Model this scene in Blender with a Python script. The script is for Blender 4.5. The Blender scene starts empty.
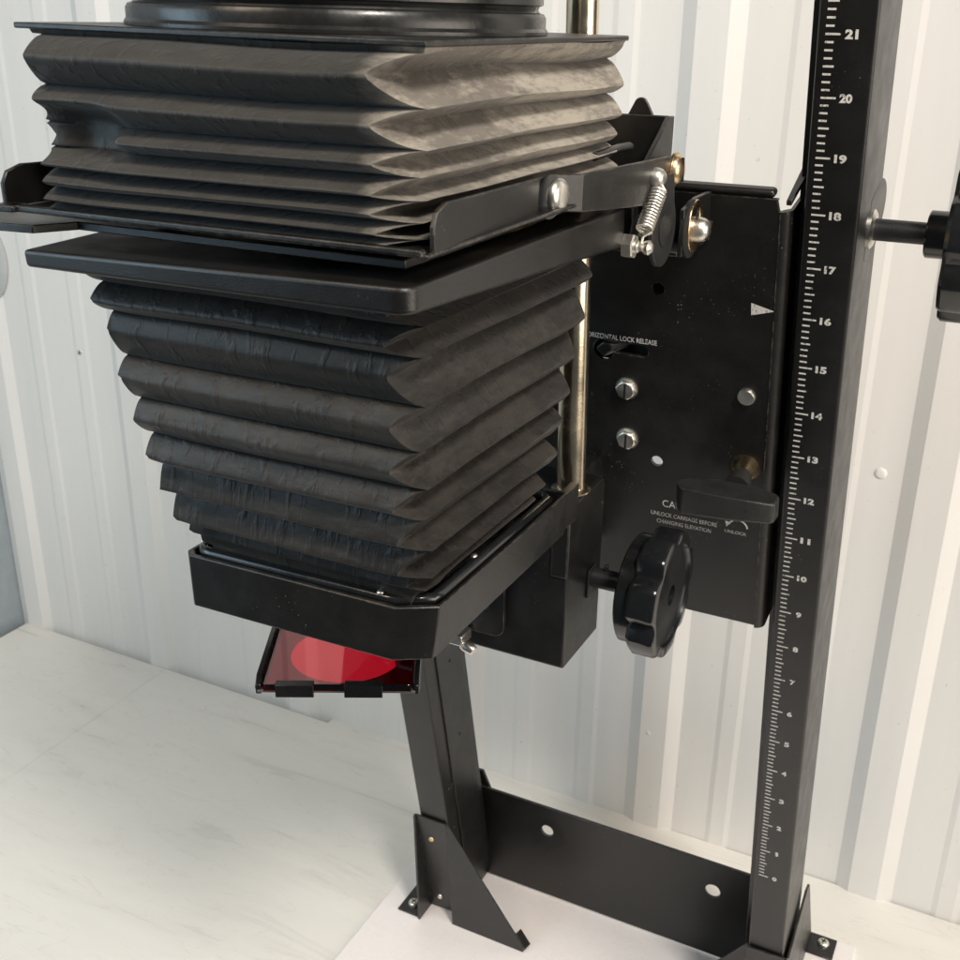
import bpy, math, random
from mathutils import Vector, Matrix, noise
random.seed(7)
sc = bpy.context.scene
COL = sc.collection
U = 0.04            # metres per drawing unit
Z0 = 3.82           # the table top lies at z = -3.82 drawing units
def W(x, y, z): return Vector((x * U, y * U, (z + Z0) * U))

# ------------------------------------------------------------------ camera
YAW, PITCH, ROLL = -0.467325417, -0.391368361, 0.0126170993
f = Vector((math.sin(YAW) * math.cos(PITCH), math.cos(YAW) * math.cos(PITCH), math.sin(PITCH)))
rt = Vector((math.cos(YAW), -math.sin(YAW), 0)); up = rt.cross(f)
r2 = rt * math.cos(ROLL) + up * math.sin(ROLL); u2 = up * math.cos(ROLL) - rt * math.sin(ROLL)
cam = bpy.data.cameras.new('camera'); cam_o = bpy.data.objects.new('camera', cam); COL.objects.link(cam_o)
cp = W(3.60768846, -24.8397103, 23.8263718)
cam_o.matrix_world = Matrix(((r2.x, u2.x, -f.x, cp.x), (r2.y, u2.y, -f.y, cp.y), (r2.z, u2.z, -f.z, cp.z), (0, 0, 0, 1)))
cam.sensor_width = 36; cam.lens = 1122.016 / 960 * 36; cam.clip_start = 0.02; cam.clip_end = 100
sc.camera = cam_o
cam.dof.use_dof = True; cam.dof.focus_distance = 0.72; cam.dof.aperture_fstop = 28
# ------------------------------------------------------------------ light
wd = bpy.data.worlds.new('World'); sc.world = wd; wd.use_nodes = True
wd.node_tree.nodes['Background'].inputs[0].default_value = (0.84, 0.92, 1.0, 1)
wd.node_tree.nodes['Background'].inputs[1].default_value = 0.08
def lamp(name, loc, target, size, size_y, power, col):
    d = bpy.data.lights.new(name, 'AREA'); d.shape = 'RECTANGLE'; d.size = size * U; d.size_y = size_y * U
    d.energy = power; d.color = col
    o = bpy.data.objects.new(name, d); COL.objects.link(o); o.location = W(*loc)
    o.rotation_euler = (W(*target) - W(*loc)).to_track_quat('-Z', 'Y').to_euler(); return o
lamp('ceiling_lamp', (38, -44, 74), (-4, 0, 4), 14, 14, 96, (1.0, 0.935, 0.85))
lamp('side_fill', (46, -14, 22), (-5, -4, 10), 30, 30, 26, (1.0, 0.90, 0.78))  # added unseen broad soft source that brightens the right-hand faces
lamp('second_ceiling_lamp', (-20, -42, 56), (-8, -8, 4), 10, 20, 14, (1.0, 0.82, 0.62))
lamp('window_light', (-34, -30, 26), (-20, 4, 6), 22, 20, 10, (0.58, 0.82, 1.0))
vs = sc.view_settings; vs.view_transform = 'Standard'; vs.look = 'None'; vs.gamma = 1; vs.exposure = 0
sc.render.engine = 'CYCLES'

# ------------------------------------------------------------------ helpers
T = 0.215150504; ST, CT = math.sin(T), math.cos(T)
def PF(x, s, o): return (x, -s * ST + o * CT, s * CT + o * ST)     # frame of the leaning posts: along X, up the post, behind its face
def setp(o, parent):
    if parent is not None: o.parent = parent
    return o
def mesh(name, V, F, mat, parent=None, bevel=0.0, smooth=40, seg=2):
    me = bpy.data.meshes.new(name); me.from_pydata([W(*v) for v in V], [], F); me.validate(); me.update()
    import bmesh
    bm = bmesh.new(); bm.from_mesh(me); bmesh.ops.recalc_face_normals(bm, faces=bm.faces); bm.to_mesh(me); bm.free()
    o = bpy.data.objects.new(name, me); COL.objects.link(o)
    if mat: me.materials.append(mat)
    if smooth:
        for p_ in me.polygons: p_.use_smooth = True
        me.set_sharp_from_angle(angle=math.radians(smooth))
    if bevel:
        m = o.modifiers.new('b', 'BEVEL'); m.width = bevel * U; m.segments = seg; m.limit_method = 'ANGLE'; m.angle_limit = math.radians(38)
        m.harden_normals = False
    return setp(o, parent)
class MB:
    def __init__(s): s.V = []; s.F = []
    def add(s, V, F):
        n = len(s.V); s.V += [tuple(v) for v in V]; s.F += [tuple(i + n for i in f_) for f_ in F]; return s
    def box(s, a, b, fr=None):
        V = [(x, y, z) for z in (a[2], b[2]) for y in (a[1], b[1]) for x in (a[0], b[0])]
        if fr: V = [fr(*v) for v in V]
        return s.add(V, [(0, 2, 3, 1), (4, 5, 7, 6), (0, 1, 5, 4), (2, 6, 7, 3), (0, 4, 6, 2), (1, 3, 7, 5)])
    def hull(s, bot, top):           # two matching outlines
        n = len(bot); return s.add(bot + top, [tuple(range(n))[::-1], tuple(range(n, 2 * n))] + [(i, (i + 1) % n, n + (i + 1) % n, n + i) for i in range(n)])
    def lathe(s, prof, base, ax, n=24, cap=True):
        ax = Vector(ax).normalized(); a = ax.orthogonal().normalized(); b = ax.cross(a); base = Vector(base)
        V = []; F = []
        for r, h in prof:
            for k in range(n):
                t = 2 * math.pi * k / n; V.append(base + ax * h + (a * math.cos(t) + b * math.sin(t)) * r)
        for i in range(len(prof) - 1):
            for k in range(n):
                F.append((i * n + k, i * n + (k + 1) % n, (i + 1) * n + (k + 1) % n, (i + 1) * n + k))
        if cap: F += [tuple(range(n))[::-1], tuple(range((len(prof) - 1) * n, len(prof) * n))]
        return s.add(V, F)
    def tube(s, pts, r, n=8):
        pts = [Vector(q) for q in pts]; V = []; F = []; prev = None
        for i, q in enumerate(pts):
            d = (pts[min(i + 1, len(pts) - 1)] - pts[max(i - 1, 0)]).normalized()
            a = d.orthogonal().normalized() if prev is None else (prev - d * prev.dot(d)).normalized()
            prev = a; b = d.cross(a)
            for k in range(n):
                t = 2 * math.pi * k / n; V.append(q + (a * math.cos(t) + b * math.sin(t)) * r)
        for i in range(len(pts) - 1):
            for k in range(n): F.append((i * n + k, i * n + (k + 1) % n, (i + 1) * n + (k + 1) % n, (i + 1) * n + k))
        F += [tuple(range(n))[::-1], tuple(range((len(pts) - 1) * n, len(pts) * n))]
        return s.add(V, F)
    def build(s, name, mat, parent=None, **k): return mesh(name, s.V, s.F, mat, parent, **k)
def arc(cx, cy, r, a0, a1, n=10, ry=None):
    return [(cx + r * math.cos(math.radians(a0 + (a1 - a0) * i / n)), cy + (ry or r) * math.sin(math.radians(a0 + (a1 - a0) * i / n))) for i in range(n + 1)]
def sheet(name, outlines, fr, c0, c1, mat, parent=None, bevel=0.0):
    """flat plate with holes: outlines in (a, b), thickness from c0 to c1, fr(a, b, c) gives the point"""
    cu = bpy.data.curves.new('tmp', 'CURVE'); cu.dimensions = '2D'; cu.fill_mode = 'BOTH'; cu.extrude = abs(c1 - c0) / 2
    for ol in outlines:
        sp = cu.splines.new('POLY'); sp.points.add(len(ol) - 1)
        for q, (a, b) in zip(sp.points, ol): q.co = (a, b, 0, 1)
        sp.use_cyclic_u = True
    ob = bpy.data.objects.new('tmp', cu); me = bpy.data.meshes.new_from_object(ob)
    V = [fr(v.co.x, v.co.y, v.co.z + (c0 + c1) / 2) for v in me.vertices]; F = [tuple(p_.vertices) for p_ in me.polygons]
    bpy.data.objects.remove(ob); bpy.data.curves.remove(cu); bpy.data.meshes.remove(me)
    # weld
    key = {}; idx = []; NV = []
    for v in V:
        k = tuple(round(c, 4) for c in v)
        if k not in key: key[k] = len(NV); NV.append(v)
        idx.append(key[k])
    NF = []
    for f_ in F:
        g = []
        for i in f_:
            if idx[i] not in g: g.append(idx[i])
        if len(g) > 2: NF.append(tuple(g))
    return mesh(name, NV, NF, mat, parent, bevel=bevel, smooth=35)
def text(name, s, fr, x0, x1, b0, b1, mat, parent, c=-0.006, bold=0.0, keepw=False):
    cu = bpy.data.curves.new('tmp', 'FONT'); cu.body = s; cu.size = 1; cu.offset = bold; cu.resolution_u = 3
    ob = bpy.data.objects.new('tmp', cu); me = bpy.data.meshes.new_from_object(ob)
    xs = [v.co.x for v in me.vertices]; ys = [v.co.y for v in me.vertices]
    ax, bx, ay, by = min(xs), max(xs), min(ys), max(ys)
    V = [fr(x0 + (v.co.x - ax) / (bx - ax) * (x1 - x0), b0 + (v.co.y - ay) / (by - ay) * (b1 - b0), c) for v in me.vertices]
    F = [tuple(p_.vertices) for p_ in me.polygons]
    bpy.data.objects.remove(ob); bpy.data.curves.remove(cu); bpy.data.meshes.remove(me)
    return mesh(name, V, F, mat, parent, smooth=0)

# ------------------------------------------------------------------ materials
def nodes(name):
    m = bpy.data.materials.new(name); m.use_nodes = True; nt = m.node_tree
    return m, nt, nt.nodes['Principled BSDF'], lambda t, **k: mk(nt, t, **k)
def mk(nt, t, **k):
    n = nt.nodes.new(t)
    for a, v in k.items():
        if a.startswith('i_'): n.inputs[a[2:].replace('_', ' ')].default_value = v
        else: setattr(n, a, v)
    return n
def ramp(nt, src, stops):
    r = nt.nodes.new('ShaderNodeValToRGB'); e = r.color_ramp.elements
    while len(e) < len(stops): e.new(0.5)
    for q, (pos, c) in zip(e, stops): q.position = pos; q.color = (*c, 1) if len(c) == 3 else c
    nt.links.new(src, r.inputs[0]); return r
def simple(name, col, rough, metal=0.0, bump=0.0, bscale=900, rv=0.12, spec=0.5, dust=None, coat=0.0, cv=0.25, edge_wear_glint=False):
    m, nt, b, N = nodes(name)
    tc = N('ShaderNodeTexCoord')
    n1 = N('ShaderNodeTexNoise', i_Scale=38.0, i_Detail=6.0, i_Roughness=0.62); nt.links.new(tc.outputs['Object'], n1.inputs['Vector'])
    r = ramp(nt, n1.outputs[0], [(0.3, tuple(c * (1 - cv) for c in col)), (0.72, tuple(min(1, c * (1 + cv)) for c in col))])
    last = r.outputs[0]
    if dust:
        dcol, lo, sc_ = dust
        vo = N('ShaderNodeTexVoronoi', i_Scale=sc_); nt.links.new(tc.outputs['Object'], vo.inputs['Vector'])
        n3 = N('ShaderNodeTexNoise', i_Scale=22.0, i_Detail=3.0); nt.links.new(tc.outputs['Object'], n3.inputs['Vector'])
        r8 = ramp(nt, n3.outputs[0], [(0.46, (0.12,) * 3), (0.72, (1, 1, 1))]); mu = N('ShaderNodeMath', operation='MULTIPLY'); nt.links.new(r8.outputs[0], mu.inputs[0]); mu.inputs[1].default_value = lo
        lt = N('ShaderNodeMath', operation='LESS_THAN'); nt.links.new(vo.outputs['Distance'], lt.inputs[0]); nt.links.new(mu.outputs[0], lt.inputs[1])
        wn = N('ShaderNodeSeparateColor'); nt.links.new(vo.outputs['Color'], wn.inputs[0])
        gt = N('ShaderNodeMath', operation='GREATER_THAN'); nt.links.new(wn.outputs[0], gt.inputs[0]); gt.inputs[1].default_value = 0.72
        m2 = N('ShaderNodeMath', operation='MULTIPLY'); nt.links.new(lt.outputs[0], m2.inputs[0]); nt.links.new(gt.outputs[0], m2.inputs[1])
        mx = N('ShaderNodeMix', data_type='RGBA'); nt.links.new(m2.outputs[0], mx.inputs[0]); nt.links.new(last, mx.inputs[6]); mx.inputs[7].default_value = (*dcol, 1)
        last = mx.outputs[2]
    if edge_wear_glint:                             # paint rubbed thin along the edges, with edge highlights painted in
        bv = N('ShaderNodeBevel', samples=4); bv.inputs[0].default_value = 0.0011
        ge = N('ShaderNodeNewGeometry'); dt = N('ShaderNodeVectorMath', operation='DOT_PRODUCT')
        nt.links.new(bv.outputs[0], dt.inputs[0]); nt.links.new(ge.outputs['Normal'], dt.inputs[1])
        er = ramp(nt, dt.outputs['Value'], [(0.90, (1, 1, 1)), (0.985, (0, 0, 0))])
        n5 = N('ShaderNodeTexNoise', i_Scale=120.0, i_Detail=5.0, i_Roughness=0.7); nt.links.new(tc.outputs['Object'], n5.inputs['Vector'])
        e5 = ramp(nt, n5.outputs[0], [(0.46, (0, 0, 0)), (0.60, (0.75,) * 3)])
        em = N('ShaderNodeMath', operation='MULTIPLY'); nt.links.new(er.outputs[0], em.inputs[0]); nt.links.new(e5.outputs[0], em.inputs[1])
        m6 = N('ShaderNodeMix', data_type='RGBA'); nt.links.new(em.outputs[0], m6.inputs[0]); nt.links.new(last, m6.inputs[6]); m6.inputs[7].default_value = (0.26, 0.235, 0.20, 1)
        last = m6.outputs[2]
    nt.links.new(last, b.inputs['Base Color'])
    rr = N('ShaderNodeMapRange'); nt.links.new(n1.outputs[0], rr.inputs[0]); rr.inputs[1].default_value = 0.3; rr.inputs[2].default_value = 0.7
    rr.inputs[3].default_value = max(0.02, rough - rv); rr.inputs[4].default_value = min(1, rough + rv); nt.links.new(rr.outputs[0], b.inputs['Roughness'])
    b.inputs['Metallic'].default_value = metal; b.inputs['Specular IOR Level'].default_value = spec; b.inputs['Coat Weight'].default_value = coat
    if bump:
        n2 = N('ShaderNodeTexNoise', i_Scale=float(bscale), i_Detail=3.0); nt.links.new(tc.outputs['Object'], n2.inputs['Vector'])
        bp = N('ShaderNodeBump', i_Strength=bump, i_Distance=0.0006); nt.links.new(n2.outputs[0], bp.inputs['Height']); nt.links.new(bp.outputs[0], b.inputs['Normal'])
    return m
BLACK = simple('black_satin_paint', (0.008, 0.0076, 0.0072), 0.37, bump=0.25, bscale=1500, rv=0.07, spec=0.6, edge_wear_glint=True, dust=((0.30, 0.27, 0.22), 0.15, 420.0))
PLATE = simple('black_carriage_paint', (0.009, 0.0082, 0.0075), 0.38, bump=0.22, bscale=1500, rv=0.06, spec=0.6, edge_wear_glint=True, dust=((0.36, 0.32, 0.25), 0.22, 430.0))
GLOSS = simple('black_moulded_plastic', (0.010, 0.011, 0.012), 0.20, bump=0.05, rv=0.07, spec=0.6)
RUBBER = simple('black_dull_plastic', (0.022, 0.022, 0.022), 0.42, bump=0.4, bscale=700)
DARK = simple('black_recess', (0.006, 0.006, 0.006), 0.7)  # near-black part colour, also painted in for shade inside slots and holes
ZINC = simple('zinc_plated_steel', (0.80, 0.77, 0.70), 0.36, metal=1.0, bump=0.1, bscale=600, cv=0.12)
BRASS = simple('yellow_passivated_steel', (0.72, 0.54, 0.33), 0.28, metal=1.0, bump=0.1, bscale=600, cv=0.2)
DIMBRASS = simple('tarnished_brass', (0.20, 0.145, 0.085), 0.38, metal=1.0, cv=0.3)
NICKEL = simple('nickel_rod_steel', (0.80, 0.68, 0.50), 0.24, metal=1.0, bump=0.06, bscale=800, rv=0.06, cv=0.1)
INK = simple('white_scale_ink', (0.76, 0.75, 0.71), 0.6, cv=0.1)
_nt = INK.node_tree; _b = _nt.nodes['Principled BSDF']; _src = _b.inputs['Base Color'].links[0].from_socket
_n = mk(_nt, 'ShaderNodeTexNoise', i_Scale=420.0, i_Detail=4.0, i_Roughness=0.7); _nt.links.new(mk(_nt, 'ShaderNodeTexCoord').outputs['Object'], _n.inputs['Vector'])
_r = ramp(_nt, _n.outputs[0], [(0.36, (1, 1, 1)), (0.44, (0, 0, 0))]); _m = mk(_nt, 'ShaderNodeMix', data_type='RGBA')
_nt.links.new(_r.outputs[0], _m.inputs[0]); _nt.links.new(_src, _m.inputs[6]); _m.inputs[7].default_value = (0.10, 0.095, 0.09, 1); _nt.links.new(_m.outputs[2], _b.inputs['Base Color'])
BOARD = simple('white_laminate_board', (0.84, 0.80, 0.79), 0.30, bump=0.05, cv=0.012)
HOLDER = simple('black_filter_holder_paint', (0.012, 0.012, 0.012), 0.25, cv=0.2)

def fabric(name, dark, light, dusty, amount, rough, sheen, rest_tone=None, edge=0.0):
    m, nt, b, N = nodes(name); tc = N('ShaderNodeTexCoord')
    mp = N('ShaderNodeMapping'); nt.links.new(tc.outputs['Object'], mp.inputs[0]); mp.inputs['Scale'].default_value = (1, 1, 4.0)
    n1 = N('ShaderNodeTexNoise', i_Scale=9.0, i_Detail=9.0, i_Roughness=0.62, i_Distortion=0.15); nt.links.new(mp.outputs[0], n1.inputs['Vector'])
    r1 = ramp(nt, n1.outputs[0], [(0.30, dark), (0.70, light)])
    n2 = N('ShaderNodeTexNoise', i_Scale=60.0, i_Detail=8.0, i_Roughness=0.75); nt.links.new(mp.outputs[0], n2.inputs['Vector'])
    nk = N('ShaderNodeTexNoise', i_Scale=14.0, i_Detail=4.0); nt.links.new(tc.outputs['Object'], nk.inputs['Vector'])
    ad = N('ShaderNodeMath', operation='MULTIPLY_ADD'); nt.links.new(nk.outputs[0], ad.inputs[0]); ad.inputs[1].default_value = 0.7; nt.links.new(n2.outputs[0], ad.inputs[2])
    r2_ = ramp(nt, ad.outputs[0], [(0.76, (0, 0, 0)), (0.96, (amount,) * 3)])
    mx = N('ShaderNodeMix', data_type='RGBA'); nt.links.new(r2_.outputs[0], mx.inputs[0]); nt.links.new(r1.outputs[0], mx.inputs[6]); mx.inputs[7].default_value = (*dusty, 1)
    last = mx.outputs[2]; b.inputs['Roughness'].default_value = rough
    if rest_tone:                            # pale cloth tone towards one side only; a near-black rubber tone elsewhere
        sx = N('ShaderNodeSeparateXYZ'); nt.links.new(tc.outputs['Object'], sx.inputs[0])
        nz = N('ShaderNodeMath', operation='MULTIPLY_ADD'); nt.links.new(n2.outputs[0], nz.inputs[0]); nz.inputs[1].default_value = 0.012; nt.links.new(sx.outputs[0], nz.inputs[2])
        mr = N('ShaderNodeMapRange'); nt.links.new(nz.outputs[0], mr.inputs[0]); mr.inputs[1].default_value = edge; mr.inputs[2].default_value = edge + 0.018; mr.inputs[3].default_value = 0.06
        m4 = N('ShaderNodeMix', data_type='RGBA'); nt.links.new(mr.outputs[0], m4.inputs[0]); m4.inputs[6].default_value = (*rest_tone, 1); nt.links.new(last, m4.inputs[7]); last = m4.outputs[2]
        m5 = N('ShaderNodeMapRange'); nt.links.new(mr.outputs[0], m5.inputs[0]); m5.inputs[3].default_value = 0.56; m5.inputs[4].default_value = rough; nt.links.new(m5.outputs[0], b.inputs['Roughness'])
    nt.links.new(last, b.inputs['Base Color'])
    b.inputs['Specular IOR Level'].default_value = 0.42; b.inputs['Sheen Weight'].default_value = sheen; b.inputs['Sheen Roughness'].default_value = 0.5
    wv = N('ShaderNodeTexNoise', i_Scale=1300.0, i_Detail=2.0); nt.links.new(tc.outputs['Object'], wv.inputs['Vector'])
    n4 = N('ShaderNodeTexNoise', i_Scale=90.0, i_Detail=5.0, i_Distortion=0.8); nt.links.new(tc.outputs['Object'], n4.inputs['Vector'])
    b1 = N('ShaderNodeBump', i_Strength=0.25, i_Distance=0.0005); nt.links.new(wv.outputs[0], b1.inputs['Height'])
    b2 = N('ShaderNodeBump', i_Strength=0.22, i_Distance=0.0015); nt.links.new(n4.outputs[0], b2.inputs['Height']); nt.links.new(b1.outputs[0], b2.inputs['Normal'])
    mc = N('ShaderNodeMapping'); nt.links.new(tc.outputs['Object'], mc.inputs[0]); mc.inputs['Scale'].default_value = (1, 1, 0.16)
    nc = N('ShaderNodeTexNoise', i_Scale=150.0, i_Detail=3.0, i_Roughness=0.5); nt.links.new(mc.outputs[0], nc.inputs['Vector'])
    rc = ramp(nt, nc.outputs[0], [(0.52, (0, 0, 0)), (0.70, (1, 1, 1))])
    b3 = N('ShaderNodeBump', i_Strength=0.28, i_Distance=0.0018); nt.links.new(rc.outputs[0], b3.inputs['Height']); nt.links.new(b2.outputs[0], b3.inputs['Normal'])
    nt.links.new(b3.outputs[0], b.inputs['Normal']); return m
FAB_UP = fabric('dusty_rubberised_cloth', (0.125, 0.110, 0.093), (0.225, 0.198, 0.166), (0.40, 0.36, 0.30), 0.85, 0.66, 0.15, rest_tone=(0.015, 0.0132, 0.011), edge=-2.98 * U)
FAB_LO = fabric('black_rubberised_cloth', (0.011, 0.010, 0.009), (0.020, 0.018, 0.0155), (0.055, 0.047, 0.039), 0.45, 0.50, 0.08)

def wall_mat():
    m, nt, b, N = nodes('white_painted_sheet_metal'); tc = N('ShaderNodeTexCoord')
    mp = N('ShaderNodeMapping'); nt.links.new(tc.outputs['Object'], mp.inputs[0]); mp.inputs['Scale'].default_value = (9, 9, 0.8)
    n1 = N('ShaderNodeTexNoise', i_Scale=2.2, i_Detail=6.0, i_Roughness=0.6); nt.links.new(mp.outputs[0], n1.inputs['Vector'])
    r = ramp(nt, n1.outputs[0], [(0.3, (0.745, 0.735, 0.715)), (0.7, (0.79, 0.78, 0.76))])
    n3 = N('ShaderNodeTexNoise', i_Scale=130.0, i_Detail=2.0); nt.links.new(tc.outputs['Object'], n3.inputs['Vector'])
    r3 = ramp(nt, n3.outputs[0], [(0.0, (0.75, 0.70, 0.62)), (0.235, (0.8, 0.74, 0.66)), (0.27, (1, 1, 1))])
    mx = N('ShaderNodeMix', data_type='RGBA', blend_type='MULTIPLY'); mx.inputs[0].default_value = 0.7
    nt.links.new(r.outputs[0], mx.inputs[6]); nt.links.new(r3.outputs[0], mx.inputs[7]); nt.links.new(mx.outputs[2], b.inputs['Base Color'])
    b.inputs['Roughness'].default_value = 0.55; b.inputs['Specular IOR Level'].default_value = 0.5
    n2 = N('ShaderNodeTexNoise', i_Scale=5.0, i_Detail=1.0); nt.links.new(tc.outputs['Object'], n2.inputs['Vector'])
    bp = N('ShaderNodeBump', i_Strength=0.12, i_Distance=0.004); nt.links.new(n2.outputs[0], bp.inputs['Height']); nt.links.new(bp.outputs[0], b.inputs['Normal'])
    return m
WALL = wall_mat()
def table_mat():
    m, nt, b, N = nodes('cream_marbled_laminate'); tc = N('ShaderNodeTexCoord')
    mp = N('ShaderNodeMapping'); nt.links.new(tc.outputs['Object'], mp.inputs[0]); mp.inputs['Rotation'].default_value = (0, 0, math.radians(28)); mp.inputs['Scale'].default_value = (1.0, 5.0, 1)
    n1 = N('ShaderNodeTexNoise', i_Scale=2.6, i_Detail=9.0, i_Roughness=0.6, i_Distortion=0.9); nt.links.new(mp.outputs[0], n1.inputs['Vector'])
    r = ramp(nt, n1.outputs[0], [(0.34, (0.70, 0.68, 0.635)), (0.44, (0.76, 0.74, 0.695)), (0.6, (0.785, 0.765, 0.72)), (0.75, (0.755, 0.735, 0.69))])
    n2 = N('ShaderNodeTexNoise', i_Scale=3.2, i_Detail=4.0, i_Distortion=2.2); nt.links.new(mp.outputs[0], n2.inputs['Vector'])
    r2_ = ramp(nt, n2.outputs[0], [(0.492, (1, 1, 1)), (0.5, (0.90, 0.87, 0.83)), (0.508, (1, 1, 1))])
    mx = N('ShaderNodeMix', data_type='RGBA', blend_type='MULTIPLY'); mx.inputs[0].default_value = 0.8
    nt.links.new(r.outputs[0], mx.inputs[6]); nt.links.new(r2_.outputs[0], mx.inputs[7]); nt.links.new(mx.outputs[2], b.inputs['Base Color'])
    rr = ramp(nt, n1.outputs[0], [(0.3, (0.24,) * 3), (0.7, (0.40,) * 3)]); nt.links.new(rr.outputs[0], b.inputs['Roughness'])
    return m
TABLE = table_mat()
LEFTW = simple('shaded_blue_grey_wall', (0.34, 0.39, 0.42), 0.5, cv=0.08)  # bluish shade of the side wall is put into this colour
DISC = simple('pale_grey_enamel', (0.46, 0.48, 0.48), 0.4, cv=0.05)
m, nt, b, N = nodes('red_acrylic'); b.inputs['Base Color'].default_value = (1.0, 0.012, 0.04, 1); b.inputs['Roughness'].default_value = 0.03
b.inputs['Transmission Weight'].default_value = 1.0; b.inputs['IOR'].default_value = 1.65; RED = m

# ------------------------------------------------------------------ setting
def struct(o): o['kind'] = 'structure'; return o
tb = bpy.data.objects.new('table', None); COL.objects.link(tb); tb.location = (0, 0, 0); struct(tb)
TZ = -3.82
sheet('table_panel', [[(-28.86, -15), (26, -15), (26, 8.02), (-19.95, 8.30), (-20.0, 7.93), (-28.86, 7.99)]], lambda a, b_, c: (a, b_, c), TZ - 0.5, TZ, TABLE, tb, bevel=0.012)
sheet('table_panel', [[(-37.9, -15), (-28.88, -15), (-28.88, 7.99), (-37.7, 8.05)]], lambda a, b_, c: (a, b_, c), TZ - 0.5, TZ - 0.012, TABLE, tb, bevel=0.012)

# corrugated wall: profile along X, ribs towards the room
WY = 8.28
prof = []
def rib(cx, hw, tw, d, steps=True):
    return [(cx - hw, 0), (cx - tw, d), (cx + tw, d), (cx + hw, 0)]
centres = [1.85 - 7.78 * k for k in range(-3, 6)][::-1]
for cx in centres:
    if cx < -37.5 or cx > 24: continue
    for q in (rib(cx - 2.6, 0.42, 0.24, 0.035), rib(cx, 0.92, 0.46, 0.22), rib(cx + 2.6, 0.42, 0.24, 0.035)): prof += q
prof = [(-38.1, 0)] + [q for q in prof if -37.9 < q[0] < 24] + [(24.3, 0)]
wv = []
for x, d in prof: wv += [(x, WY - d, -14), (x, WY - d, 44)]
wl = mesh('wall_back', wv, [(2 * i, 2 * i + 2, 2 * i + 3, 2 * i + 1) for i in range(len(prof) - 1)], WALL, None, bevel=0.03, smooth=0, seg=2)
so = wl.modifiers.new('s', 'SOLIDIFY'); so.thickness = 0.05 * U; so.offset = 1
struct(wl)
lw = MB().box((-38.7, -42, -14), (-38.15, 8.6, 44)).build('wall_left', LEFTW, None, bevel=0.02); struct(lw)

def screw(name, pos, ax, r, h, mat, parent, kind='dome', rot=0.0, washer=0):
    ax = Vector(ax).normalized(); mb = MB(); pos = Vector(pos)
    if washer: mb.lathe([(r * washer, -0.01), (r * washer, 0.03), (r * 0.5, 0.03)], pos, ax, 20)
    if kind == 'hex':
        mb.lathe([(r, 0), (r, h * 0.85), (r * 0.88, h)], pos, ax, 6); mb.lathe([(r * 0.8, h * 0.9), (r * 0.8, h * 1.02)], pos, ax, 18)
    elif kind == 'flat':
        mb.lathe([(r, 0), (r, h * 0.7), (r * 0.9, h)], pos, ax, 24)
    else:
        mb.lathe([(r, -0.01), (r, h * 0.25), (r * 0.9, h * 0.62), (r * 0.66, h * 0.9), (r * 0.3, h)], pos, ax, 20)
    o = mb.build(name, mat, parent, smooth=50)
    if kind in ('slot', 'cross', 'hex'):
        a = ax.orthogonal().normalized(); b_ = ax.cross(a)
        a, b_ = a * math.cos(rot) + b_ * math.sin(rot), b_ * math.cos(rot) - a * math.sin(rot)
        sl = MB()
        for u_, v_ in ((a, b_), (b_, a))[:2 if kind == 'cross' else 1]:
            L = r * (0.5 if kind == 'cross' else 0.78); w_ = r * 0.11; hh = h * (1.03 if kind != 'hex' else 1.05)
            for_ = [pos + u_ * i * L + v_ * j * w_ for i, j in ((-1, -1), (1, -1), (1, 1), (-1, 1))]
            sl.hull([q + ax * h * 0.3 for q in for_], [q + ax * hh for q in for_])
        d = sl.build('driver_slot', DARK, None, smooth=0)  # raised dark bars for cut slots, their shade put into the colour
        if parent is not None and parent.parent is not None and parent.parent.parent is not None: pass
        d.parent = o if depth(o) < 2 else parent
    return o
def depth(o):
    n = 0
    while o.parent is not None: o = o.parent; n += 1
    return n
for x, z, d in ((-31.97, 10.6, 0.0), (0.28, 11.4, 0.0)):
    screw('wall_screw', (x, WY, z), (0, -1, 0), 0.20 if x > -5 else 0.13, 0.10, WALL if x > -5 else ZINC, wl, 'hex' if x < -5 else 'dome', washer=1.4)
screw('wall_screw', (-6.1, WY - 0.22, 0.2), (0, -1, 0), 0.12, 0.06, WALL, wl, 'dome')
# pale round enamel disc at the left edge of the view
ds = MB().lathe([(2.2, 0), (2.25, 0.12), (2.05, 0.3), (1.6, 0.36), (0.2, 0.38)], (-37.72, WY - 0.02, 14.1), (0, -1, 0), 48).build('round_wall_disc', DISC, None, smooth=40)
ds['label'] = 'pale grey round disc on the wall, cut off by the left picture edge'; ds['category'] = 'wall disc'

# ------------------------------------------------------------------ the enlarger
E = bpy.data.objects.new('photo_enlarger', None); COL.objects.link(E); E.location = (0, 0, 0)
E['label'] = 'black photographic enlarger with pleated bellows head on two leaning scale posts'; E['category'] = 'photo enlarger'
BZ = -3.70
# baseboard
sheet('baseboard', [[(-12.45, -13.5), (2.1, -13.5), (2.1, 5.42), (-12.45, 5.42)]], lambda a, b_, c: (a, b_, c), TZ, BZ, BOARD, E, bevel=0.02)
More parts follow.
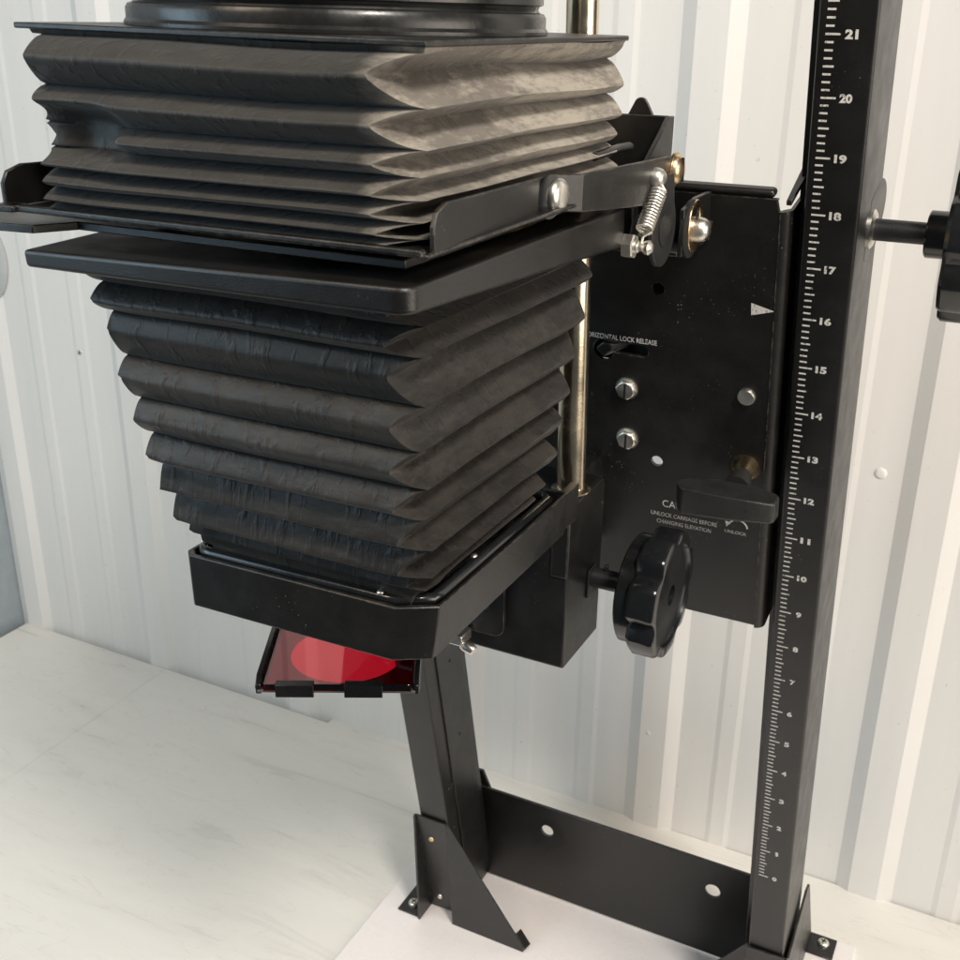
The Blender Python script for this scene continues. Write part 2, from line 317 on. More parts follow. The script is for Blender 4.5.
# posts
def post(x0, x1):
    pr = []
    for cx, cy, a0 in ((x0 + .07, .07, 180), (x1 - .07, .07, 270), (x1 - .07, 2.23, 0), (x0 + .07, 2.23, 90)): pr += arc(cx, cy, 0.07, a0, a0 + 90, 4)
    return MB().hull([PF(x, (-3.52 - o * ST) / CT, o) for x, o in pr], [PF(x, 29, o) for x, o in pr])
pr_ = post(-0.38, 0.56).build('post', BLACK, E, smooth=60); pr_['label'] = 'right post printed with a white numbered scale'
pl_ = post(-10.82, -9.84).build('post', BLACK, E, smooth=60)
MB().box((-9.85, -3.55, 0.62), (-9.78, 28, 1.98), PF).build('guide_rail', BLACK, pl_, bevel=0.015)
MB().box((-0.62, -3.0, 0.75), (-0.37, 28, 2.1), PF).build('guide_rail', BLACK, pr_, bevel=0.015)
for s, o in ((1.9, .36), (1.9, .58), (.15, .36), (6.4, 1.3), (3.4, 1.3)):
    screw('rivet', PF(-9.84 if o < .6 else -9.78, s, o), (1, 0, 0), 0.05, 0.03, BLACK, pl_, 'dome')
# scale
tk = MB()
for i in range(0, 21 * 8 + 5):
    s = 3.2 + i / 8; L = 0.243 if i % 8 == 0 else 0.175 if i % 4 == 0 else 0.135; h = 0.017
    x0 = -0.243 + random.uniform(-.004, .004)
    tk.add([PF(x0, s - h, -0.004), PF(x0 + L, s - h, -0.004), PF(x0 + L, s + h, -0.004), PF(x0, s + h, -0.004)], [(0, 1, 2, 3)])
tk.build('scale_ticks', INK, pr_, smooth=0)
for k in range(22):
    t = str(k); w = 0.115 if k < 10 else 0.205
    if k == 1: w = 0.07
    text('scale_numeral', t, PF, 0.165 - w / 2, 0.165 + w / 2, 3.2 + k - 0.075, 3.2 + k + 0.075, INK, pr_, c=-0.004, bold=0.05)

# cross plate between the feet
def XZ(y): return lambda a, b_, c: (a, y + c, b_)
cpz = sheet('cross_plate', [[(-10.75, -3.60), (0.48, -3.60), (0.48, -0.06), (-10.75, -0.06)], arc(-7.72, -0.98, 0.21, 0, 360, 20)[:-1], arc(-2.12, -1.12, 0.24, 0, 360, 20)[:-1]], XZ(2.85), 0, 0.10, BLACK, E, bevel=0.012)
MB().hull([(-10.6, 3.0, -0.2), (-9.9, 3.0, -0.2), (-10.2, 3.0, .46), (-10.6, 3.0, .44)], [(-10.6, 3.1, -0.2), (-9.9, 3.1, -0.2), (-10.2, 3.1, .46), (-10.6, 3.1, .44)]).build('corner_tab', BLACK, cpz, bevel=0.01)

# foot brackets
def foot(mx, top):
    fx = (lambda x: x) if mx is None else (lambda x: mx - x)
    mb = MB()
    def slab(pts, d):       # extrude by d
        mb.hull([(fx(q[0]), q[1], q[2]) for q in pts], [(fx(q[0] + d[0]), q[1] + d[1], q[2] + d[2]) for q in pts])
    o = -0.10
    # face plate against the post
    a = [PF(-10.90, -3.72, o), PF(-9.86, -3.66, o), PF(-9.86, top, o), PF(-10.90, top, o)]; slab(a, (0, .07 * CT, .07 * ST))
    # side plate with front fin and rear brace
    yf = -0.17
    side = [(-10.97, -0.08, BZ + .005), (-10.97, 1.2, BZ + .005), (-10.97, 5.3, BZ + .005), (-10.97, 2.6, .55), (-10.97, 2.2, .65), (-10.97, .35, -.24), (-10.97, PF(0, top, o)[1] + .06, min(.7, top)), (-10.97, PF(0, top, o)[1] - .06, min(.7, top))]
    if top > .5: side[5] = (-10.97, .2, -.1)
    slab(side, (.07, 0, 0))
    # gusset
    y1, y0 = 0.23, -0.2 if top > .5 else -.0
    g = [(-9.86, y1, BZ + .02), (-7.30, y1, BZ + .005), (-7.27, y1 - .02, BZ + .2), (-9.80, y0, .62 if top > .5 else .02), (-9.86, y0, .66 if top > .5 else .06)]
    slab(g, (0, .06, 0))
    # turned-back tip
    slab([(-7.62, .29, -3.12), (-7.56, .29, -3.16), (-7.25, .29, BZ + .12), (-7.30, .29, BZ + .005)], (0.05, .30, -.02))
    ob = mb.build('foot_bracket', BLACK, E, bevel=0.012)
    tabs = MB(); yy = (-.02, 1.2) if mx is None else (4.45, 5.36)
    tabs.box((fx(-11.78), yy[0], BZ + .001), (fx(-10.91), yy[1], BZ + .07)); tabs.build('foot_tab', BLACK, ob, bevel=0.02)
    screw('foot_screw', (fx(-11.40), (.40 if mx is None else 5.0), BZ + .07), (0, 0, 1), 0.19, 0.13, ZINC, ob, 'cross', .5)
    return ob
fl = foot(None, 0.73); fr_ = foot(-10.26, 0.10)
for x, s, r in ((-10.46, -0.2, .10), (-10.50, -3.1, .10)): screw('bracket_screw', PF(x, s, -.10), (0, -CT, -ST), r, .07, ZINC if s < -1 else BRASS, fl, 'dome')

# carriage plate
hole = lambda x, s, r, n=20: arc(x, s, r, 0, 360, n)[:-1]
slot = arc(-3.36, 18.06, .13, -90, 90, 8) + [(-3.95, 18.19)] + arc(-4.18, 17.98, .24, 60, 300, 12) + [(-3.95, 17.95)]
CX0, CX1, CS0, CS1 = -9.63, -0.72, 11.62, 21.42
car = sheet('carriage_plate', [[(CX0, CS0), (CX1, CS0), (CX1, CS1 - .25), (CX1 - .08, CS1 - .22), (CX1 - .12, CS1 - .05), (CX1 - .10, CS1), (CX0, CS1)], hole(-3.03, 19.46, .13), slot, hole(-3.05, 15.5, .125)], PF, 0, 0.08, PLATE, E)
# bent right edge and top flange
q = [(CX1 - .06, -.012)] + arc(CX1 - .06, .19, .202, -90, 0, 10) + [(CX1 + .142, 1.05), (CX1 + .08, 1.05), (CX1 + .08, .2), (CX1 - .04, .09)]
MB().hull([PF(x, CS0 - .06, o) for x, o in q], [PF(x, CS1 - .22, o) for x, o in q]).build('folded_edge', PLATE, car, smooth=50)
MB().box((CX0, CS1 - .02, .03), (CX1 - .18, CS1 + .14, .30), PF).build('top_flange', PLATE, car, bevel=0.09, seg=4)
MB().hull([PF(*v) for v in ((CX1 + .02, CS1 - .12, .05), (CX1 + .12, CS1 - .12, .05), (CX1 + .2, CS1 + .12, .5), (CX1 + .2, CS1 + .16, 1.0), (CX1 + .05, CS1 + .16, 1.0))],
          [PF(*v) for v in ((CX1 + .02, CS1 - .02, .05), (CX1 + .12, CS1 - .02, .05), (CX1 + .2, CS1 + .22, .5), (CX1 + .2, CS1 + .26, 1.0), (CX1 + .05, CS1 + .26, 1.0))]).build('corner_tab', PLATE, car, bevel=0.02)
MB().box((-4.7, 17.6, .35), (-2.8, 18.5, .42), PF).box((-3.3, 19.2, .3), (-2.75, 19.75, .36), PF).build('shade_backing', DARK, car)  # added dark sheets that give the slot and hole their shade
MB().hull([PF(x, s, -.02) for x, s in ((-4.36, 18.0), (-4.2, 17.80), (-4.02, 17.98), (-4.05, 18.12), (-4.2, 18.16))], [PF(x, s, .3) for x, s in ((-4.3, 18.0), (-4.2, 17.85), (-3.7, 17.98), (-3.7, 18.12), (-4.2, 18.14))]).build('lock_lever', BLACK, car, bevel=0.03)
for s in (17.16, 15.95): screw('hex_bolt', PF(-3.70, s, 0), (0, -CT, -ST), .22, .14, ZINC, car, 'hex', .7, washer=1.12)
screw('rivet', PF(-1.20, 17.41, 0), (0, -CT, -ST), .175, .10, ZINC, car, 'flat')
tri = [(-1.21, 19.40), (-.76, 19.28), (-1.20, 19.15)]
mesh('pointer_arrow', [PF(x, s, -.006) for x, s in tri], [(0, 1, 2)], INK, car, smooth=0)
text('lock_lettering', 'HORIZONTAL LOCK RELEASE', PF, -4.62, -3.05, 18.235, 18.345, INK, car, bold=0.004)
text('caution_lettering', 'CAUTION', PF, -2.92, -1.95, 14.36, 14.54, INK, car)
text('caution_lettering', 'UNLOCK CARRIAGE BEFORE', PF, -3.18, -1.70, 14.10, 14.205, INK, car, bold=0.006)
text('caution_lettering', 'CHANGING ELEVATION', PF, -3.05, -1.83, 13.91, 14.015, INK, car, bold=0.006)
text('unlock_lettering', 'UNLOCK', PF, -1.53, -1.06, 14.02, 14.10, INK, car, bold=0.002)
a = arc(-1.25, 14.19, .22, 5, 165, 14); a2 = arc(-1.25, 14.19, .185, 165, 5, 14)
mb = MB(); pts = a + a2
mb.add([PF(x, s, -.006) for x, s in pts], [(i, i + 1, len(pts) - 2 - i, len(pts) - 1 - i) for i in range(14)])
mb.add([PF(x, s, -.006) for x, s in ((-1.50, 14.17), (-1.40, 14.30), (-1.53, 14.32))], [(0, 1, 2)]); mb.build('arc_arrow', INK, car, smooth=0)

# carriage lock handle (wing)
lk = MB()
top = [(-2.34, -.72), (-2.20, -.58), (-1.55, -.46), (-1.2, -.40), (-.85, -.46), (-.36, -.56), (-.28, -.66), (-.30, -.98), (-.38, -1.05), (-1.2, -1.16), (-2.16, -1.08), (-2.32, -.90)]
def lf(x, o, d): return PF(x, 15.68 + d - (o + .5) * .1, o)
lk.hull([lf(x, o, -.53 - .16 * min(1.0, max(0.0, (-1.0 - x) / .8))) for x, o in top], [lf(x, o, .0 - .05 * (abs(x + 1.2) > .7)) for x, o in top])
lo = lk.build('lock_handle', RUBBER, E, bevel=0.05, seg=3)
MB().lathe([(.26, -.5), (.23, -.2), (.19, -.03)], PF(-1.2, 15.56, 0), (0, CT, ST), 24).build('hub', RUBBER, lo)
MB().lathe([(.30, -.03), (.30, .0)], PF(-1.15, 15.76, 0), (0, CT, ST), 28).build('washer', BRASS, lo)

# ---- focusing block, rods
YB = -7.5
bk = MB()
pro = [(-7.5, 12.22), (-7.5, 15.62), (-5.85, 15.66), (-5.72, 15.5), (-5.72, 13.0), (-5.72, 12.22)]
bk.hull([(-7.45, y, z) for y, z in pro], [(-3.30, y, z) for y, z in pro])
blk = bk.build('focus_block', BLACK, E, bevel=0.05)
MB().box((-3.62, YB - .06, 14.2), (-3.30, YB - .002, 15.55)).build('edge_strip', BLACK, blk, bevel=0.02)
MB().box((-6.9, -5.73, 12.6), (-4.3, -3.0, 15.0)).build('carriage_mount', BLACK, blk, bevel=0.03)
sheet('front_bracket', [arc(-4.75, 12.85, .22, -90, 0, 6) + [(-4.53, 14.4), (-6.2, 14.4), (-6.2, 12.63)], [(-5.35, 13.25)] + arc(-4.98, 13.3, .13, -60, 90, 6) + [(-5.35, 13.5)]], XZ(YB - .12), 0, .10, BLACK, blk, bevel=0.012)
for y, z in ((-5.85, 15.1), (-5.85, 13.3)): screw('rivet', (-3.30, y, z), (1, 0, 0), .05, .02, DARK, blk, 'dome')  # dark domes drawn for small holes, the shade inside put into the colour
wn = MB(); wn.box((-5.62, -8.1, 12.5), (-5.2, -7.66, 12.72)); wn.lathe([(.12, 0), (.13, .1), (.1, .3)], (-5.25, -7.95, 12.5), (1, -.2, -.25), 8)
wn.build('clip_screw', ZINC, blk, bevel=0.03)
for xs in (-3.61,):
    dx = -.19
    ro = MB().tube([(xs, -6.75, 15.5), (xs + dx * .5, -6.75, 20), (xs + dx, -6.75, 24.5), (xs + dx * 1.2, -6.75, 26)], .265, 28).build('guide_rod', NICKEL, E, smooth=60)
    MB().lathe([(.37, 0), (.37, .035), (.29, .06)], (xs, -6.75, 15.655), (0, 0, 1), 28).build('collar', NICKEL, ro)

# ---- focus knob (axis along X)
def fluted(r, n, depth_, x0, x1, base, bev, name, parent, mat, axis=(1, 0, 0)):
    k = 12 * n; pr = []
    for i in range(k):
        t = i / k * n % 1; rr = r - depth_ * max(0, math.cos((t - .5) * math.pi * 2.3)) ** 1.2 if abs(t - .5) < .217 else r
        pr.append((rr * math.cos(2 * math.pi * i / k + .2), rr * math.sin(2 * math.pi * i / k + .2)))
    rings = [(x0, 1 - bev * .8 / r), (x0 + bev, 1.0), (x1 - bev, 1.0), (x1 - bev * .3, 1 - bev * .4 / r), (x1, 1 - bev * 1.1 / r)]
    V = []; F = []
    for x, s in rings: V += [(base[0] + x, base[1] + a_ * s, base[2] + b_ * s) for a_, b_ in pr]
    for j in range(len(rings) - 1):
        F += [(j * k + i, j * k + (i + 1) % k, (j + 1) * k + (i + 1) % k, (j + 1) * k + i) for i in range(k)]
    # face: flat ring then recessed disc
    n0 = len(V) - k
    for x, rad in ((x1, r * .80), (x1 - .05, r * .78), (x1 - .05, r * .16), (x1 - .25, r * .14)):
        for i in range(k): V.append((base[0] + x, base[1] + rad * math.cos(2 * math.pi * i / k + .2), base[2] + rad * math.sin(2 * math.pi * i / k + .2)))
        m0 = len(V) - k
        F += [(n0 + i, n0 + (i + 1) % k, m0 + (i + 1) % k, m0 + i) for i in range(k)]; n0 = m0
    F += [tuple(range(k))[::-1], tuple(range(n0, n0 + k))]
    return mesh(name, V, F, mat, parent, smooth=30)
KY, KZ = -6.15, 13.62
kn = fluted(1.27, 7, .17, .0, .55, (-2.18, KY, KZ), .07, 'focus_knob', E, GLOSS)
MB().lathe([(1.0, -.32), (1.08, -.27), (1.08, .0)], (-2.18, KY, KZ), (1, 0, 0), 48).build('skirt', GLOSS, kn, smooth=35)
MB().lathe([(.20, 0), (.20, .90)], (-3.32, KY, KZ), (1, 0, 0), 24).build('shaft', RUBBER, kn, smooth=40)
MB().box((-3.30, KY - .32, KZ - .34), (-3.26, KY + .1, KZ + .26)).box((-3.06, KY - .05, KZ + .18), (-2.99, KY + .06, KZ + .32)).build('key', RUBBER, kn, bevel=.02)
# elevation crank on the right post
cy, cz = PF(0, 20.52, 1.3)[1:]
ck = fluted(1.5, 7, .18, .0, .7, (1.98, cy, cz), .07, 'elevation_knob', E, GLOSS)
MB().lathe([(.38, -.46), (.42, -.43), (.42, .05)], (2.02, cy, cz), (1, 0, 0), 32).build('hub', GLOSS, ck, smooth=35)
MB().lathe([(.20, 0), (.20, 1.0)], (.55, cy, cz), (1, 0, 0), 24).build('shaft', RUBBER, ck, smooth=40)
MB().lathe([(.36, 0), (.36, .06), (.3, .1), (.24, .1)], (.56, cy, cz), (1, 0, 0), 28).build('washer', ZINC, ck, smooth=40)
bp = arc(1.95, 20.55, 1.0, -60, 90, 14, .62) + [(1.2, 21.1), (1.0, 20.0), (1.9, 19.6)]
MB().hull([PF(.565, s, o) for o, s in bp], [PF(.50, s, o) for o, s in bp]).build('bearing_plate', BLACK, pr_, bevel=.03)

# ---- head: lens tray
def ring(hx, y0, y1, z, c, xc=-5.30, cl=.12):
    x0, x1 = xc - hx, xc + hx
    return [(x0 + cl, y0, z - .04), (x1 - c, y0, z), (x1, y0 + c * .62, z), (x1, y1, z), (x0, y1, z - .04), (x0, y0 + cl, z - .04)]
tr = MB()
o0 = ring(2.10, -13.08, -8.0, 15.33, .50); o1 = ring(2.18, -13.02, -8.0, 16.17, .52)
i1 = ring(2.11, -12.94, -8.08, 16.17, .50); i0 = ring(2.03, -13.0, -8.08, 15.41, .48)
V = o0 + o1 + i1 + i0; n = 6; F = [tuple(range(n))[::-1]]
for j in range(3): F += [(j * n + i, j * n + (i + 1) % n, (j + 1) * n + (i + 1) % n, (j + 1) * n + i) for i in range(n)]
F += [tuple(range(3 * n, 4 * n))]
tray = mesh('lens_tray', V, F, BLACK, E, bevel=.02)
for xa in (-3.35, -7.57): MB().box((xa, -8.1, 15.42), (xa + .16, -7.4, 16.1)).build('tray_arm', BLACK, tray, bevel=.015)
# rounded bellows frame lying in the tray
fr = ring(2.0, -12.84, -8.4, 16.18, .48)
rp = []
for i in range(6):
    a_, b_ = Vector(fr[i]), Vector(fr[(i + 1) % 6]); rp += [a_.lerp(b_, t) for t in (0.04, .5, .96)]
MB().tube(rp + rp[:2], .09, 10).build('bellows_frame', GLOSS, tray, smooth=60)
for q in ((-7.3, -12.7, 16.24), (-4.0, -12.85, 16.24), (-3.36, -11.2, 16.24)): screw('frame_rivet', q, (0, -.3, 1), .06, .05, ZINC, tray, 'dome')
# lens below the tray
MB().lathe([(1.2, 0), (1.2, -.25), (.9, -.3), (.9, -.75), (.75, -.8), (.3, -.7)], (-5.38, -10.6, 15.37), (0, 0, 1), 40).build('lens_barrel', GLOSS, tray, smooth=35)

# ---- bellows
def bellows(name, lev, xc, yc, mat, dent=None, per=56, sub=9, wob=.02, seed=0.0, rnd=.35, tilt=False, lk_=.1):
    wf = .16
    def fil(t):                            # straight panels with a small rounded crease at either end
        t_ = t if t < .5 else 1 - t; v = t_ * t_ / (2 * wf) if t_ < wf else t_ - wf / 2
        v = v / (.5 - wf / 2) * .5; return v if t < .5 else 1 - v
    rj = random.Random(int(seed * 100))
    lev = [(z + (rj.uniform(-.018, .018) if 0 < i < len(lev) - 1 else 0), a_ + rj.uniform(-.035, .035), b_ + rj.uniform(-.035, .035), k_) for i, (z, a_, b_, k_) in enumerate(lev)]
    rows = []
    for i in range(len(lev) - 1):
        z0, a0, b0, k0 = lev[i]; z1, a1, b1, k1 = lev[i + 1]
        for j in range(sub if i < len(lev) - 2 else sub + 1):
            t = j / sub
            # out-ness for each pair of faces: rounded on the ridge, tight in the valley
            g = lambda p0, p1: p0 + (p1 - p0) * fil(t)
            ua_ = (1 - (1 - t) ** 2.3) ** .5 if k1 == 'A' else 1 - (1 - t ** 2.3) ** .5   # round towards the front ridges, tight in the front valleys
            ub2 = (1 - (1 - t) ** 2.3) ** .5 if k1 == 'B' else 1 - (1 - t ** 2.3) ** .5      # the rear corners bulge on the side ridges instead
            w_ = rnd * ua_ + (1 - rnd) * fil(t); hx = a0 + (a1 - a0) * w_; hy = b0 + (b1 - b0) * w_
            w2 = rnd * ub2 + (1 - rnd) * fil(t); hx2 = a0 + (a1 - a0) * w2; hy2 = b0 + (b1 - b0) * w2
            hm = (a0 + a1) / 2; rows.append((z0 + (z1 - z0) * t, hx, hy, hx2, hy2, hm - .14 + lk_ * (hm - hx)))
    V = []; F = []; n = per + 1
    for side in range(4):
        base = len(V)
        for r_, (z, hx, hy, hx2, hy2, hl) in enumerate(rows):
            c = [(-hl, -hy), (hx, -hy), (hx2, hy2), (-hl, hy2)]; a_, b_ = c[side], c[(side + 1) % 4]
            nx, ny = ((0, -1), (1, 0), (0, 1), (-1, 0))[side]
            for k in range(n):
                t = k / per; x = xc + a_[0] + (b_[0] - a_[0]) * t; y = yc + a_[1] + (b_[1] - a_[1]) * t; zz = z
                e = min(t, 1 - t) * 2; e = 1 - (1 - min(1, e * 3.0)) ** 2      # free in the middle, held at the corners
                q = Vector((x * .42 + seed, y * .42, z * 1.5)); d = noise.noise(q) * wob * 2.2 * e
                q2 = Vector((x * 1.3, y * 1.3 + seed, z * 2.4)); d += noise.noise(q2) * wob * .9 * e
                zz += noise.noise(Vector((x * .35, y * .35 + 5 + seed, z * .9))) * wob * 2.6 * e
                # soft pinch next to the corner
                dist = min(t, 1 - t) * (hx if side % 2 == 0 else hy) * 2
                d += .035 * math.exp(-((dist - .3) / .16) ** 2) * noise.noise(Vector((side * 7.3, z * 3.1, t * 4 + seed)))
                if dent and side in (0, 3):     # the cloth is pushed in next to the left front corner
                    g_ = math.exp(-(max(0.0, x - dent[0]) / dent[2]) ** 4 - ((z - dent[1]) / dent[3]) ** 4)
                    hd = dent[4] + .16 * min(1.0, max(0.0, (-7.35 - x) / .35)); y += g_ * max(0.0, (yc - hd) - y)
                if tilt: zz += -(x + 2.46) * .018 * max(0, (z - 21.5) / 2.0)
                V.append((x + nx * d, y + ny * d, zz))
        for r_ in range(len(rows) - 1):
            for k in range(per):
                i = base + r_ * n + k; F.append((i, i + 1, i + n + 1, i + n))
    return mesh(name, V, F, mat, E, smooth=75)
A, B = 'A', 'B'
ua, ub = (2.44, 3.40), (2.85, 2.96)
upl = [(23.54, B), (23.47, B), (23.27, A), (22.94, B), (22.76, A), (22.52, B), (22.38, A), (22.23, B), (22.07, A), (21.97, B), (21.85, A), (21.76, B), (21.66, A), (21.57, B), (21.50, A)]
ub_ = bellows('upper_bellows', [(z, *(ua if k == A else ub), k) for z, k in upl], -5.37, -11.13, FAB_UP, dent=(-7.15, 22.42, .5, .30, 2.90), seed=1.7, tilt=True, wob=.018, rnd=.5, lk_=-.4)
ub_['label'] = 'dusty grey-brown upper bellows with a dark dent at the left'
lol = [(20.85, 2.7, 2.8, B), (20.62, 2.3, 3.02, A), (20.48, 2.66, 2.72, B), (20.28, 2.22, 2.97, A), (20.10, 2.60, 2.66, B), (19.84, 2.19, 2.85, A), (19.42, 2.54, 2.58, B), (19.17, 2.14, 2.74, A), (18.80, 2.47, 2.46, B), (18.53, 2.08, 2.64, A),
       (18.26, 2.43, 2.35, B), (17.92, 2.0, 2.52, A), (17.77, 2.39, 2.24, B), (17.36, 1.95, 2.37, A), (17.25, 2.36, 2.08, B), (16.82, 1.9, 2.21, A), (16.74, 2.30, 1.93, B), (16.54, 1.86, 1.98, A), (16.46, 2.12, 1.84, B), (16.30, 1.86, 1.80, A), (16.05, 1.80, 1.72, B)]
lb_ = bellows('lower_bellows', lol, -5.37, -11.05, FAB_LO, seed=6.1, wob=.012, rnd=.5)
lb_['label'] = 'black tapering lower bellows'

# ---- top plate and lamp housing
TILT = lambda x: -(x + 2.46) * .018
MB().hull(*[[(x, y, z + TILT(x)) for x, y in ((-8.30, -14.17), (-2.46, -14.17), (-2.46, -8.15), (-8.30, -8.15))] for z in (23.53, 23.60)]).build('top_plate', BLACK, E, bevel=.02)
hp = [(2.80, 0), (2.80, .04), (2.77, .08), (2.77, .20), (2.74, .25), (2.68, .27), (2.66, .30), (2.68, .34), (2.73, .36), (2.73, .50), (2.70, .54), (2.63, .57), (2.63, .62), (2.69, .66), (2.69, .85), (2.6, .95), (2.6, 3.2), (2.2, 3.7), (1.0, 3.9)]
MB().lathe(hp, (-5.50, -11.15, 23.605 + .055), (.018, 0, 1), 96).build('lamp_housing', simple('black_semi_gloss_enamel', (0.014, 0.014, 0.014), .30, bump=.15, bscale=250), E, smooth=35)

# ---- upper stage with side arms
us = MB()
us.box((-8.45, -14.50, 21.44), (-2.27, -8.0, 21.49))
us.box((-8.47, -14.52, 21.46), (-2.34, -14.40, 21.53))
ustage = us.build('upper_stage', BLACK, E, bevel=.02)
MB().hull(*[[(-8.72, -14.55, z), (-8.62, -14.62, z), (-8.3, -14.58, z), (-8.3, -14.3, z), (-8.62, -14.35, z)] for z in (21.44, 21.53)]).build('stage_tongue', BLACK, ustage, bevel=.025)
def arm(x_in, sgn):
    top = [(-14.36, 21.46, .24), (-14.36, 21.76, .24), (-14.27, 21.91, .235), (-14.04, 21.98, .22), (-10.72, 21.90, 0), (-10.30, 21.88, .28), (-6.62, 21.77, .28), (-6.45, 21.68, .28), (-6.4, 21.05, .28), (-6.9, 20.85, .28), (-7.75, 21.12, .28), (-8.4, 21.18, .28), (-10.30, 21.37, .28), (-10.72, 21.42, 0)]
    V0 = [(x_in + sgn * d, y, z) for y, z, d in top]; V1 = [(x_in + sgn * (d + .06), y, z) for y, z, d in top]
    idx = [[0, 1, 2, 3, 4, 13], [4, 5, 12, 13], [5, 6, 7, 8, 9, 10, 11, 12]]; n = len(top); F = []
    for q in idx: F += [tuple(q), tuple(i + n for i in q[::-1])]
    F += [(i, (i + 1) % n, n + (i + 1) % n, n + i) for i in range(n)]
    return mesh('stage_arm', V0 + V1, F, BLACK, ustage, bevel=.015, smooth=20)
ar = arm(-2.56, 1); arm(-8.42, -1)
screw('pivot_screw', (-2.40, -10.78, 21.64), (1, -.1, 0), .24, .12, ZINC, ustage, 'dome')
MB().lathe([(.27, 0), (.29, .05), (.29, .09), (.24, .1)], (-2.50, -10.92, 21.64), (1, -.2, 0), 28).build('collar', GLOSS, ustage)
# rear upright with tab
MB().box((-8.2, -5.98, 21.0), (-2.48, -5.90, 22.34)).build('rear_upright', BLACK, ustage, bevel=.015)
MB().hull([(-2.48, -5.9, 22.34), (-2.48, -6.15, 22.34), (-2.48, -7.4, 21.55), (-2.48, -7.4, 21.1), (-2.48, -5.9, 21.1)], [(-2.40, -5.9, 22.34), (-2.40, -6.15, 22.34), (-2.40, -7.4, 21.55), (-2.40, -7.4, 21.1), (-2.40, -5.9, 21.1)]).build('upright_flange', BLACK, ustage, bevel=.015)
sheet('rear_tab', [[(-3.30, 22.2), (-2.72, 22.2), (-2.90, 22.52)] + arc(-3.02, 22.50, .11, 20, 150, 6)], XZ(-5.88), 0, .08, BLACK, ustage, bevel=.012)
MB().tube([(-2.62, -8.9, 21.95), (-2.62, -7.9, 21.98), (-2.62, -7.45, 21.97), (-2.66, -7.3, 21.95)], .07, 10).build('side_bar', BLACK, ustage, smooth=60)
# link disc, spring, pins
sheet('pivot_link', [arc(-6.76, 20.60, .6, 100, 400, 26) + [(-6.42, 21.5), (-7.0, 21.5)], arc(-6.76, 20.64, .12, 0, 360, 16)[:-1], ], lambda a_, b_, c: (c, a_, b_), -2.24, -2.16, RUBBER, ustage, bevel=.015)
MB().lathe([(.3, 0), (.3, .03), (.24, .03)], (-2.17, -6.76, 20.63), (1, 0, 0), 24).build('link_boss', RUBBER, ustage)
sp = []; p0, p1 = Vector((-2.12, -7.34, 21.30)), Vector((-2.16, -7.80, 20.76)); ax = (p1 - p0).normalized(); e1 = Vector((1, 0, 0)); e1 = (e1 - ax * e1.dot(ax)).normalized(); e2 = ax.cross(e1)
NT = 13
for i in range(NT * 12 + 1):
    t = i / (NT * 12); an = 2 * math.pi * NT * t; sp.append(p0.lerp(p1, t) + (e1 * math.cos(an) + e2 * math.sin(an)) * .125)
sp = [Vector((-2.16, -7.30, 21.50)), Vector((-2.10, -7.33, 21.42))] + sp + [Vector((-2.16, -7.83, 20.66)), Vector((-2.16, -7.85, 20.55))]
MB().tube(sp, .026, 6).build('return_spring', ZINC, ustage, smooth=60)
screw('spring_screw', (-2.22, -7.28, 21.50), (1, -.15, 0), .165, .18, ZINC, ustage, 'dome')
screw('brass_screw', (-2.24, -6.22, 21.52), (1, 0, 0), .25, .16, BRASS, ustage, 'slot', .9, washer=1.12)
# ---- lower stage
ls = MB(); x0, x1 = -8.28, -2.45
bot = [(x0, -14.52, 20.74)] + [(x, y, 20.80) for x, y in arc(x1 - .24, -14.34, .24, -90, 0, 8)] + [(x1, -7.85, 20.47), (x0, -7.85, 20.47)]
top = [(x0, -14.54, 20.97)] + [(x, y, 21.12) for x, y in arc(x1 - .24, -14.34, .24, -90, 0, 8)] + [(x1 - .02, -7.85, 21.12), (x0, -7.85, 21.12)]
lstage = ls.hull(bot, top).build('lower_stage', BLACK, E, bevel=.055, seg=4)
MB().tube([(-2.44, -7.95, 21.18), (-2.40, -7.7, 21.2), (-2.38, -7.55, 21.1), (-2.37, -7.5, 20.8), (-2.36, -7.6, 20.6)], .10, 10).build('stop_hook', RUBBER, lstage, smooth=60)
nu = MB(); nu.lathe([(.20, 0), (.20, .16), (.17, .18)], (-2.45, -7.85, 20.50), (1, 0, 0), 6); nu.build('hex_nut', ZINC, lstage, smooth=25)
MB().lathe([(.10, 0), (.10, .06), (.07, .08), (.07, .14), (.11, .18), (.12, .24), (.06, .30)], (-2.28, -7.85, 20.50), (1, 0, 0), 16).build('spring_pin', ZINC, lstage, smooth=50)
# pivot bracket on the carriage
pbm = MB()
pbm.hull([(-2.12, -6.1, 20.05), (-2.12, -4.30, 20.08), (-2.12, -4.45, 20.98), (-2.12, -5.4, 20.98), (-2.12, -6.1, 20.85)], [(-2.04, -6.1, 20.05), (-2.04, -4.30, 20.08), (-2.04, -4.45, 20.98), (-2.04, -5.4, 20.98), (-2.04, -6.1, 20.85)])
pbm.box((-3.3, -6.1, 20.05), (-2.12, -4.35, 20.13)); pbm.box((-3.3, -6.05, 20.1), (-3.22, -4.4, 20.95))
pb = pbm.build('pivot_bracket', BLACK, E, bevel=.015)
sheet('slotted_washer', [arc(-5.52, 20.50, .40, 0, 360, 28, .46)[:-1], arc(-5.45, 20.68, .13, 0, 360, 14, .15)[:-1]], lambda a_, b_, c: (c, a_, b_), -2.04, -1.99, BRASS, pb, bevel=.012)
screw('pivot_screw', (-1.99, -5.46, 20.44), (1, 0, 0), .22, .24, ZINC, pb, 'slot', .3)
MB().lathe([(.5, -.09), (.5, -.02)], (-2.0, -5.65, 20.47), (1, 0, 0), 30).build('spacer', DARK, pb)

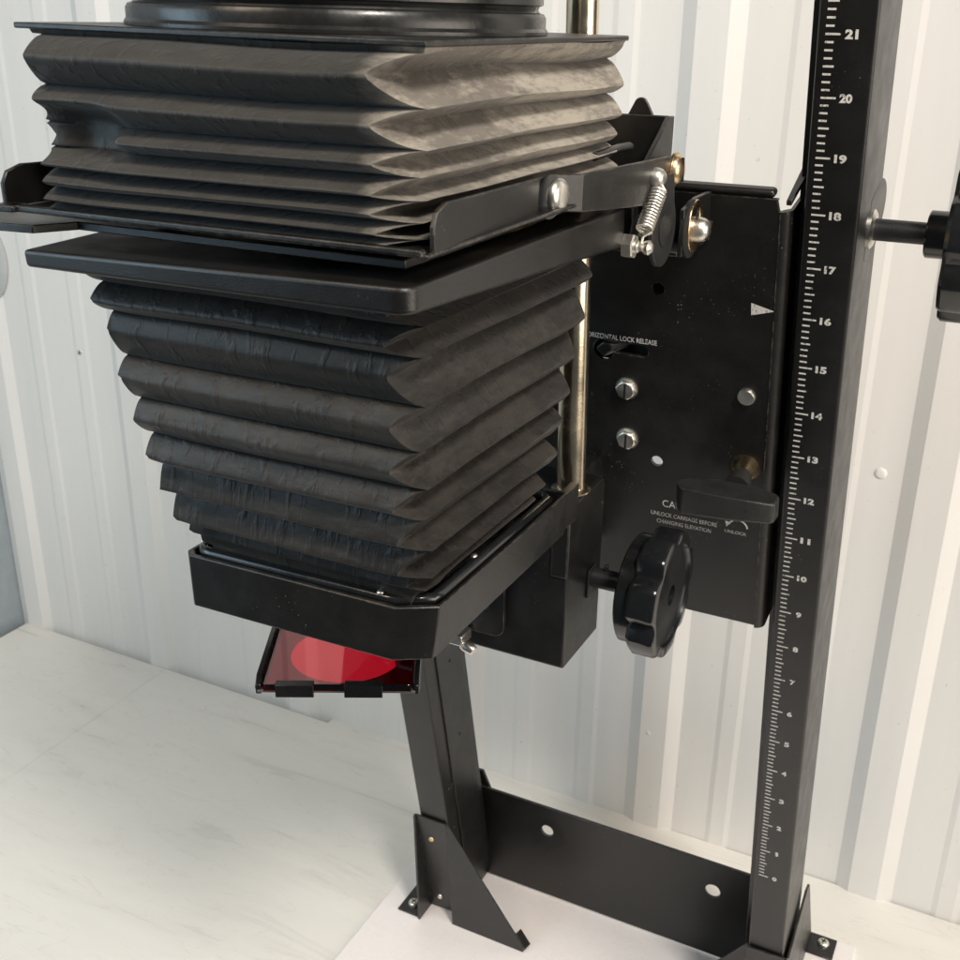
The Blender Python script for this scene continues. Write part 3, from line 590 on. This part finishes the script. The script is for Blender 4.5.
# ---- swing filter under the lens
th = math.radians(27.5); fc, fs = math.cos(th), math.sin(th); FZ = 13.3; FX, FY = -6.22, -10.64
def ff(a_, b_, c):
    a_ *= 1.07; b_ *= 1.05
    return (FX + a_ * fc - b_ * fs, FY + a_ * fs + b_ * fc, FZ + c)
hold = sheet('filter_holder', [[(-1.26, -.92), (1.22, -.92), (1.30, -.8), (1.30, 1.3), (-1.30, 1.3), (-1.32, -.8)], arc(.06, .12, .93, 0, 360, 48)[:-1]], ff, -.06, -.01, simple('grey_filter_plate', (0.13, 0.12, 0.12), 0.4, cv=0.15), E, bevel=.01)
MB().box((-1.16, -.95, -.008), (1.17, 1.25, .13), ff).build('red_filter', RED, hold, bevel=.006)
hold['label'] = 'black holder with a red filter sheet'
for s in (-1, 1):
    q = [(-.9, -.10), (1.3, -.10), (1.3, .20), (-.75, .20), (-.92, .08)]
    MB().hull([ff(s * 1.20, y, c) for y, c in q], [ff(s * 1.29, y, c) for y, c in q]).build('side_rim', HOLDER, hold, bevel=.015)
for a_ in (-.66, .42):
    MB().hull([ff(a_ - .30, *q) for q in ((-.97, -.10), (-1.03, -.08), (-1.03, .15), (-.88, .165), (-.88, .14), (-.97, .135))], [ff(a_ + .30, *q) for q in ((-.97, -.10), (-1.03, -.08), (-1.03, .15), (-.88, .165), (-.88, .14), (-.97, .135))]).build('clip', HOLDER, hold, bevel=.01)
MB().tube([ff(-.2, 1.2, 0), (-6.6, -8.5, 13.4), (-6.6, -8.35, 14.0), (-6.6, -8.35, 15.4)], .08, 10).build('swing_arm', BLACK, hold, smooth=60)

# ---- negative carrier slid between the stages
NC = bpy.data.objects.new('negative_carrier', None); COL.objects.link(NC); NC.location = W(-5.4, -11.1, 21.2)
NC['label'] = 'flat black negative carrier slid between the two stages, handle poking out left'; NC['category'] = 'negative carrier'
def keep(o):
    o.matrix_parent_inverse = Matrix.Translation(-NC.location); return o
keep(MB().hull(*[[(-9.9, -14.25, z), (-8.9, -14.5, z), (-8.2, -14.40, z), (-7.9, -13.9, z), (-2.9, -13.9, z), (-2.9, -8.6, z), (-8.2, -8.6, z), (-9.9, -13.4, z)] for z in (21.16, 21.27)]).build('carrier_plate', BLACK, NC, bevel=.015))
keep(MB().lathe([(2.72, .0), (2.74, .04), (2.68, .08), (2.71, .12), (2.64, .15)], (-5.4, -11.15, 21.24), (0, 0, 1), 72).build('carrier_rim', DIMBRASS, NC, smooth=40))
